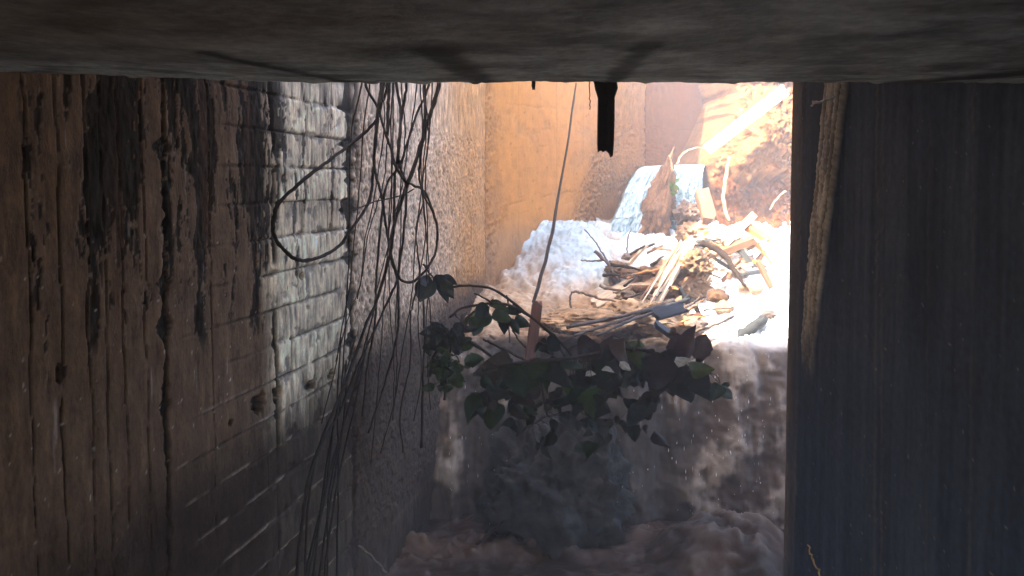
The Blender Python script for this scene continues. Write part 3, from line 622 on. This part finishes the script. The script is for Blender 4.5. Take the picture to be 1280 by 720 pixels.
# dark wet mass in mid stream under the branch
p = P(700, 640, 6.3); V, Fc = blob_geo(p, (.62, .45, .72), 6, .5, 1.4, 29, .09, 9)
cc = []
for v in V:
    q = mnoise.fractal(Vector(v)*7, .7, 2, 5); g_ = max(.3, min(1.8, 1+.9*q)); cc.append((.024*g_, .021*g_, .019*g_, .35))
o = raw('mound', V, Fc, M_soil, cols=cc, origin=(p.x, p.y, 0)); tag(o, 'large dark wet boulder in the cascade under the leafy branch', 'mound')
stk([(596, 680), (612, 666), (630, 652)], 5.5, [4, 3], M_vine, 'stick', 'short black stick slanting out of the brown water', 'stick')
stk([(1010, 682), (1017, 700), (1026, 724)], 2.9, [2.2, 2.6], M_root, 'stick', 'thin pale stick at the foot of the dark right wall', 'stick')
stk([(443, 678), (462, 694), (482, 716)], 5.0, [4, 3], M_twig, 'stick', 'brown stick lying at the wall foot beside the brown water', 'stick')

# ------------------------------------------------------------------ hanging vines
def vine(px, r, label, dy=.12, Ymax=4.85, mat=None):
    pts = []
    for k, (a, b) in enumerate(px):
        y = min(Ymax, wallY(a)-dy-.1)+.05*math.sin(k*1.7+a)
        if k == 0 and b < 110: pts.append(P(a, b-45, y))
        pts.append(P(a, b, y))
    if px[-1][1] < 110: pts.append(P(px[-1][0], px[-1][1]-45, pts[-1].y))
    o = tube('vine', pts, [q*.8*4.6/F/2 for q in (r if isinstance(r, list) else [r, r])], mat or M_vine, ns=7, n=6, rough=.14, wob=.0015, seed=len(bpy.data.objects))
    return tag(o, label, 'vine', 'vines hanging down the left wall')
vine([(484, 107), (477, 129), (472, 147), (459, 163), (436, 182), (409, 202), (377, 227), (349, 254), (341, 281), (345, 300), (356, 313), (370, 324), (386, 325), (406, 319), (425, 306), (438, 288), (455, 265), (464, 242), (466, 218), (469, 182), (473, 136), (476, 107)], 5.2, 'vine making the widest loop, far out to the left over the pale panel')
vine([(486, 107), (485, 138), (484, 168)], [7, 6.5, 4], 'short thick vine stub ending just below the slab')
vine([(458, 107), (473, 136), (480, 161), (489, 186), (494, 205), (505, 225), (518, 232), (531, 240), (542, 267), (547, 290), (544, 316), (532, 338), (516, 352), (503, 351), (496, 341), (489, 320), (484, 290), (480, 263), (476, 240), (470, 218), (468, 190), (472, 140), (480, 107)], 4.4, 'vine making the narrow loop on the right above the dark leaf cluster', dy=.3)
vine([(496, 107), (501, 140), (498, 191), (494, 218), (493, 255), (492, 286), (489, 309), (490, 327), (497, 350), (498, 377), (498, 402), (493, 436), (478, 489), (460, 542)], [5, 5, 4.5, 3], 'vine dropping straight then bending left near the foot of the wall', dy=.2)
vine([(508, 107), (503, 140), (498, 186), (500, 209), (508, 235), (505, 286), (498, 343), (487, 371), (471, 407), (447, 458), (424, 516), (398, 564), (384, 640), (380, 780)], [4.5, 4.5, 4, 4, 3], 'long vine crossing to the left and ending low by the wall foot', dy=.25)
vine([(530, 107), (531, 143), (528, 177), (524, 218), (531, 246), (540, 262)], [5, 4.5, 3], 'short vine ending at the top of the narrow loop')
vine([(548, 107), (535, 152), (521, 198), (507, 237), (493, 281), (487, 320), (471, 377), (459, 402), (435, 471), (413, 524), (389, 587), (376, 665), (368, 780)], [7, 7, 5, 5, 4], 'thick vine farthest right at the slab, slanting left all the way down', dy=.35)
vine([(536, 107), (521, 143), (500, 205), (482, 235), (474, 304), (470, 354), (469, 400), (460, 453), (453, 520)], [4, 4, 4, 3], 'vine slanting left from the slab then hanging straight', dy=.15)
vine([(529, 254), (520, 286), (522, 313), (524, 343), (516, 380), (513, 400), (513, 453), (500, 515), (504, 566)], [2.6, 3, 2.6], 'thin wavy vine beside the dark leaf cluster', dy=.3, Ymax=5.0)
vine([(529, 372), (531, 420), (529, 470), (527, 560)], [4, 4, 5], 'straight stem standing under the dark leaf cluster', Ymax=5.3)
vine([(441, 263), (468, 252), (500, 245), (518, 236)], [2, 2.6, 2], 'thin side shoot running nearly level across the other vines', dy=.4)
vine([(452, 107), (440, 160), (437, 240), (436, 330), (431, 420), (424, 520)], [3, 2.5, 2], 'thin straight root lying in the dark joint of the wall', dy=-.02)

rn = random.Random(61)
for k in range(11):                                      # fine wiry roots among the vines
    x0 = rn.uniform(440, 545); x1 = x0+rn.uniform(-70, 10); y1 = rn.uniform(330, 640); p = []
    for j in range(8):
        f = j/7; p.append((x0+(x1-x0)*f**1.5+rn.uniform(-5, 5), 107+(y1-107)*f))
    vine(p, [2.4, 2, 1.6], 'fine wiry root hanging among the thicker vines', dy=rn.uniform(.05, .3))
for k in range(7):                                       # stems leaning on the foot of the wall
    x0 = rn.uniform(415, 470); x1 = rn.uniform(375, 430); y0 = rn.uniform(380, 470)
    vine([(x0, y0), (x0*.7+x1*.3+rn.uniform(-6, 6), y0+80), (x0*.35+x1*.65+rn.uniform(-6, 6), y0+165), (x1, rn.uniform(690, 760)), (x1-4, 790)], [2.4, 3.2, 3.2], 'dark thin stem trailing down the foot of the wall', dy=rn.uniform(.05, .25))

# ------------------------------------------------------------------ leafy branches
GREEN = [(.022, .042, .013), (.016, .03, .013), (.032, .058, .016), (.024, .023, .017), (.036, .022, .02), (.014, .019, .016)]
def branch(name, label, cat, stems, leaves, Y, base):
    root = empty(name, base); tag(root, label, cat)
    V, Fc = [], []
    for (px, r) in stems:
        rnd = random.Random(len(V)); pts = [P(a, b, Y+.1*math.sin(k*1.3+a)) for k, (a, b) in enumerate(px)]
        v, f = tube_geo(pts, [q*Y/F/2 for q in r], 6, 5, .12, .002, len(V))
        n0 = len(V); V += v; Fc += [[i+n0 for i in q] for q in f]
    rnd = random.Random(len(leaves)); line = [Vector(v) for v in V]
    for (a, b, L_, ang, colr, serr) in leaves[::2]:      # leaf stalks reaching back to the nearest stem
        p = P(a, b, Y); q = min(line, key=lambda v: (v-p).length+.25*max(0, p.z-v.z)); mid = p.lerp(q, .5)+Vector((rnd.uniform(-.03, .03), rnd.uniform(-.03, .03), .25*(q-p).length*rnd.random()))
        v, f = tube_geo([p, mid, q], [.002, .004], 5, 4, .1, 0, 0)
        n0 = len(V); V += v; Fc += [[i+n0 for i in g_] for g_ in f]
    if V: raw('stem', V, Fc, M_vine, root)
    V, Fc, cc = [], [], []
    for (a, b, L_, ang, colr, serr) in leaves:
        rnd = random.Random(int(a*31+b*7))
        leaf_geo(V, Fc, cc, P(a, b, Y+rnd.uniform(-.18, .18)), L_*Y/F, R(ang), rnd.uniform(-.7, .7), rnd.uniform(-.8, .8), rnd.uniform(.24, .5), serr, rnd.uniform(.1, .75), colr, 11, rnd.uniform(.1, .5), rnd)
    raw('foliage', V, Fc, M_leaf, root, cc)
    return root
def scatter(n, x0, x1, y0, y1, lmin, lmax, seed, a0=90, a1=270, pal=GREEN):
    rnd = random.Random(seed); out = []
    for _ in range(n):
        out.append((rnd.uniform(x0, x1), rnd.uniform(y0, y1), rnd.uniform(lmin, lmax), rnd.uniform(a0, a1), rnd.choice(pal), .1 if rnd.random() < .5 else .03))
    return out
BL = [(.03, .036, .04), (.024, .03, .034), (.034, .04, .034)]
branch('leafy_branch', 'hanging cluster of dark bluish leaves at the bottom of the narrow vine loop', 'branch', [([(529, 330), (540, 345), (552, 352)], [3, 2])],
    [(536, 344, 40, 200, BL[0], .04), (545, 343, 42, 160, BL[1], .04), (540, 350, 36, 185, BL[2], 0), (552, 346, 24, 120, BL[0], 0), (530, 348, 34, 190, BL[1], 0), (556, 350, 26, 170, BL[2], .05)], 4.95, P(540, 385, 4.95))
branch('bramble', 'arching bramble stems with small leaves in front of the red brown board', 'bramble',
    [([(556, 360), (587, 357), (617, 362), (650, 385), (677, 407), (700, 427), (716, 447)], [3, 3.4, 3]), ([(563, 396), (579, 385), (604, 380), (630, 380), (655, 391), (686, 416), (706, 446)], [3, 3.2, 3]),
     ([(585, 398), (592, 390), (606, 383)], [3, 2.4]), ([(594, 367), (606, 373), (617, 380)], [2, 3]), ([(574, 418), (592, 430), (621, 450)], [4, 5, 4]), ([(604, 424), (620, 432), (642, 443), (660, 452)], [3, 3.4, 3]), ([(640, 412), (648, 424), (656, 434)], [2, 2.4]), ([(636, 402), (637, 428)], [2, 1.6]), ([(634, 370), (636, 384)], [2, 2])],
    [(615, 384, 14, -5, GREEN[1], 0), (606, 386, 30, 205, GREEN[0], 0), (612, 384, 26, 250, GREEN[5], 0), (620, 385, 30, 150, GREEN[0], 0), (612, 380, 26, 100, GREEN[2], 0), (600, 392, 24, 235, (.1, .12, .02), 0), (628, 382, 24, 175, GREEN[5], 0), (600, 398, 26, 215, GREEN[1], 0),
     (634, 398, 22, 200, GREEN[5], 0), (640, 398, 24, 160, GREEN[5], 0), (644, 396, 24, 130, GREEN[1], 0), (636, 396, 18, 230, GREEN[1], 0), (632, 386, 20, 110, GREEN[1], 0), (638, 390, 20, 75, GREEN[5], 0), (680, 432, 16, 250, GREEN[5], 0), (676, 426, 14, 90, GREEN[3], 0), (577, 402, 14, 20, (.07, .05, .04), 0), (574, 408, 20, 60, (.06, .045, .035), 0), (583, 412, 22, 80, GREEN[3], 0)], 5.15, P(562, 400, 5.15))
branch('shrub', 'dark shrub clump growing out of the wall left of the falling water', 'shrub', [([(536, 470), (545, 440), (556, 418)], [5, 3]), ([(556, 500), (560, 460), (566, 420)], [4, 3])],
    scatter(26, 534, 578, 402, 430, 14, 26, 41, 60, 300, [GREEN[5], GREEN[1], (.018, .02, .024)])+scatter(34, 540, 580, 432, 485, 12, 24, 42, 60, 300, [GREEN[0], GREEN[2], (.045, .08, .02), GREEN[1]]), 5.1, P(550, 500, 5.1))
rg = [(640, 448, 58, 225, (.045, .036, .028), .02), (618, 455, 44, 190, (.04, .05, .022), .02), (660, 452, 44, 200, GREEN[0], .04), (668, 452, 40, 170, GREEN[2], .04), (650, 455, 46, 180, GREEN[1], 0), (690, 445, 40, 200, GREEN[5], 0), (700, 450, 46, 170, GREEN[5], 0), (684, 450, 40, 215, GREEN[0], .04), (708, 444, 40, 150, GREEN[1], 0), (673, 436, 22, 100, GREEN[3], 0), (685, 438, 26, 30, GREEN[5], 0)]
branch('leafy_branch', 'leafy branch with broad green and maroon leaves under the red brown board', 'branch', [([(592, 468), (630, 456), (668, 452), (712, 448), (750, 440)], [4, 5, 4]), ([(668, 452), (676, 480), (684, 520)], [3, 2.4]), ([(646, 545), (662, 532), (684, 519)], [3, 3.2])],
    rg+scatter(34, 600, 740, 448, 510, 14, 44, 43, 90, 270)+scatter(26, 610, 750, 488, 560, 10, 30, 47, 110, 250, [GREEN[5], GREEN[1], (.014, .02, .02)]), 5.0, P(640, 500, 5.0))
MR = [(.032, .02, .02), (.024, .018, .019), (.02, .02, .02), (.02, .028, .014), (.017, .02, .02)]
rb = [(857, 452, 50, 8, (.06, .04, .042), .05), (852, 452, 46, -14, (.055, .036, .04), .06), (868, 448, 42, 20, (.05, .034, .036), .06), (846, 420, 24, 300, (.05, .036, .034), 0), (800, 425, 40, 190, (.05, .07, .02), .02), (822, 440, 54, 185, MR[1], 0), (792, 440, 52, 185, MR[2], 0), (808, 436, 50, 170, MR[0], 0), (835, 445, 52, 170, MR[1], 0), (862, 460, 34, 105, (.06, .078, .02), 0), (850, 462, 50, 180, MR[4], 0), (868, 462, 44, 165, MR[2], 0), (900, 480, 30, 190, (.03, .04, .03), 0), (903, 482, 26, 165, (.03, .04, .03), 0), (905, 486, 18, 10, (.03, .04, .03), 0), (740, 425, 40, 200, MR[0], 0), (765, 420, 42, 170, (.06, .035, .03), 0), (722, 430, 40, 190, MR[1], 0), (780, 422, 40, 190, (.07, .04, .03), 0)]
branch('leafy_branch', 'leafy branch with big drooping maroon leaves at the cascade lip', 'branch', [([(712, 448), (760, 436), (806, 438), (850, 456), (880, 462)], [4, 5, 3]), ([(818, 480), (820, 500)], [2, 2]), ([(790, 440), (800, 425)], [3, 2])],
    rb+scatter(36, 722, 872, 428, 472, 12, 48, 44, 110, 250, MR)+scatter(34, 715, 830, 458, 545, 10, 38, 46, 110, 250, [(.022, .02, .02), (.016, .02, .02), (.02, .026, .016)]), 5.35, P(800, 470, 5.35))
# bright dead bits caught on the branch
rn = random.Random(8)
for (a, b, l, an, lab) in [(752, 462, 14, 100, 'pale dry leaf curl lying on the branch left of the big maroon leaf'), (775, 452, 16, 130, 'white torn strip lying on the dark leaves'), (843, 452, 20, 95, 'pale folded dry leaf below the big maroon leaf'), (879, 293, 9, 60, 'bright yellow leaf above the curved tan branch'), (732, 470, 14, 60, 'white star shaped scrap on the dark leaves at left'), (941, 328, 12, 95, 'yellow leaf lying on the white foam near the right wall')]:
    V, Fc, cc = [], [], []; Yd = 5.05 if b > 400 else 8.0
    leaf_geo(V, Fc, cc, P(a, b, Yd), l*Yd/F*1.2, R(an), rn.uniform(-.5, .5), rn.uniform(-.6, .6), .3, .1, .3, (.6, .55, .1) if 'yellow' in lab else (.5, .46, .42), 8, .1, rn)
    o = raw('dry_leaf' if 'leaf' in lab else 'scrap', V, Fc, M_leaf, cols=cc, origin=tuple(P(a, b, Yd))); tag(o, lab, 'leaf' if 'leaf' in lab else 'scrap')

# ------------------------------------------------------------------ hanging strip, stub and wire at the slab
Yh = YB+.06
px_rows = [(741, 770, 70), (742, 771, 96), (745, 772, 110), (748, 769, 122), (748, 768, 150), (747, 767, 180), (748, 766, 190)]
V = []; n = 9
rn = random.Random(4)
for (a, b, y) in px_rows:
    for k in range(n):
        t = k/(n-1); yy = y+rn.uniform(-.4, .4)
        if y == 190: yy = 190+(6 if t > .75 else (-1 if t < .7 else 2))+rn.uniform(-1, 1)
        p = P(a+(b-a)*t+rn.uniform(-.5, .5), yy, Yh); V.append((p.x, p.y-.006*math.sin(math.pi*t)+.004*rn.random(), p.z))
m = len(px_rows); nv = len(V); V += [(x_, y_+.022, z_) for x_, y_, z_ in V]; Fc = []
for r in range(m-1):
    for k in range(n-1):
        i = r*n+k; Fc.append([i, i+1, i+n+1, i+n]); Fc.append([nv+i+n, nv+i+n+1, nv+i+1, nv+i])
bd = list(range(n))+[r*n+n-1 for r in range(1, m)]+[(m-1)*n+k for k in range(n-2, -1, -1)]+[r*n for r in range(m-2, 0, -1)]
for k in range(len(bd)):
    a, b = bd[k], bd[(k+1) % len(bd)]; Fc.append([a, nv+a, nv+b, b])
o = raw('hanging_strip', V, Fc, M_black, smooth=False, origin=tuple(P(757, 100, Yh))); tag(o, 'black torn strip hanging down from the edge of the slab', 'strip')
stk([(667, 92), (667, 104), (667, 112)], Yh, [5, 5, 4], M_black, 'hanging_stub', 'tiny dark stub under the slab edge left of the black strip', 'stub', wob=0)
stk([(737, 100), (737, 120), (738, 137)], Yh, [1.4, 1], M_vine, 'rootlet', 'hair thin dark rootlet hanging just left of the black strip', 'rootlet', wob=.001)
Yw_ = 3.75
wpts = [MWR @ Vector((sR(q[0]), -.07-q[2], P(q[0], q[1], 4.1).z)) for q in [(1026, 132, .0), (1030, 127, .01), (1040, 129, .02), (1050, 127, .015), (1057, 124, .0)]]
o = tube('wire_tie', wpts, [.006, .008, .006], M_metal, ns=6, n=5, rough=.3, wob=.003, seed=2); tag(o, 'twisted shiny wire tied round the top of the ragged strip on the right wall', 'wire')

# ------------------------------------------------------------------ spray in the air
me = bpy.data.meshes.new('haze')
a, b = (-9, -7, -1.8), (13.5, 17, E+3.2)
me.from_pydata([(x_, y_, z_) for x_ in (a[0], b[0]) for y_ in (a[1], b[1]) for z_ in (a[2], b[2])], [], [[0, 1, 3, 2], [4, 6, 7, 5], [0, 4, 5, 1], [2, 3, 7, 6], [0, 2, 6, 4], [1, 5, 7, 3]])
hz = bpy.data.objects.new('haze', me); C.objects.link(hz); tag(hz, kind='stuff')
hm = bpy.data.materials.new('spray_haze'); hm.use_nodes = True; nt = hm.node_tree
nt.nodes.remove(nt.nodes['Principled BSDF']); pv = nt.nodes.new('ShaderNodeVolumePrincipled')
pv.inputs['Color'].default_value = (.82, .9, 1, 1); pv.inputs['Density'].default_value = .019; pv.inputs['Anisotropy'].default_value = .2
nt.links.new(pv.outputs[0], nt.nodes['Material Output'].inputs['Volume']); me.materials.append(hm)

# ------------------------------------------------------------------ light
AZ, EL = R(50), R(47)
to_sun = Vector((-math.sin(AZ)*math.cos(EL), -math.cos(AZ)*math.cos(EL), math.sin(EL)))
sl_ = bpy.data.lights.new('sun', 'SUN'); sl_.energy = 2.0; sl_.angle = R(.5); sl_.color = (1, .92, .8)
so = bpy.data.objects.new('sun', sl_); C.objects.link(so); so.rotation_euler = to_sun.to_track_quat('Z', 'Y').to_euler(); so.location = (0, 0, 12)
w = bpy.data.worlds.new('World'); sc.world = w; w.use_nodes = True; nt = w.node_tree
sk = nt.nodes.new('ShaderNodeTexSky'); sk.sky_type = 'NISHITA'; sk.sun_disc = False; sk.sun_elevation = EL; sk.dust_density = 4; sk.air_density = .8; sk.ozone_density = .5; sk.sun_rotation = math.atan2(to_sun.x, to_sun.y)
nt.links.new(sk.outputs[0], nt.nodes['Background'].inputs['Color']); nt.nodes['Background'].inputs['Strength'].default_value = .15
sc.view_settings.view_transform = 'Standard'; sc.view_settings.look = 'None'; sc.view_settings.gamma = 1
sc.view_settings.exposure = 3.8
cy = sc.cycles
cy.use_denoising = True; cy.max_bounces = 10; cy.diffuse_bounces = 5; cy.glossy_bounces = 3; cy.volume_bounces = 1; cy.transmission_bounces = 4
cy.sample_clamp_indirect = 8; cy.caustics_reflective = False; cy.caustics_refractive = False
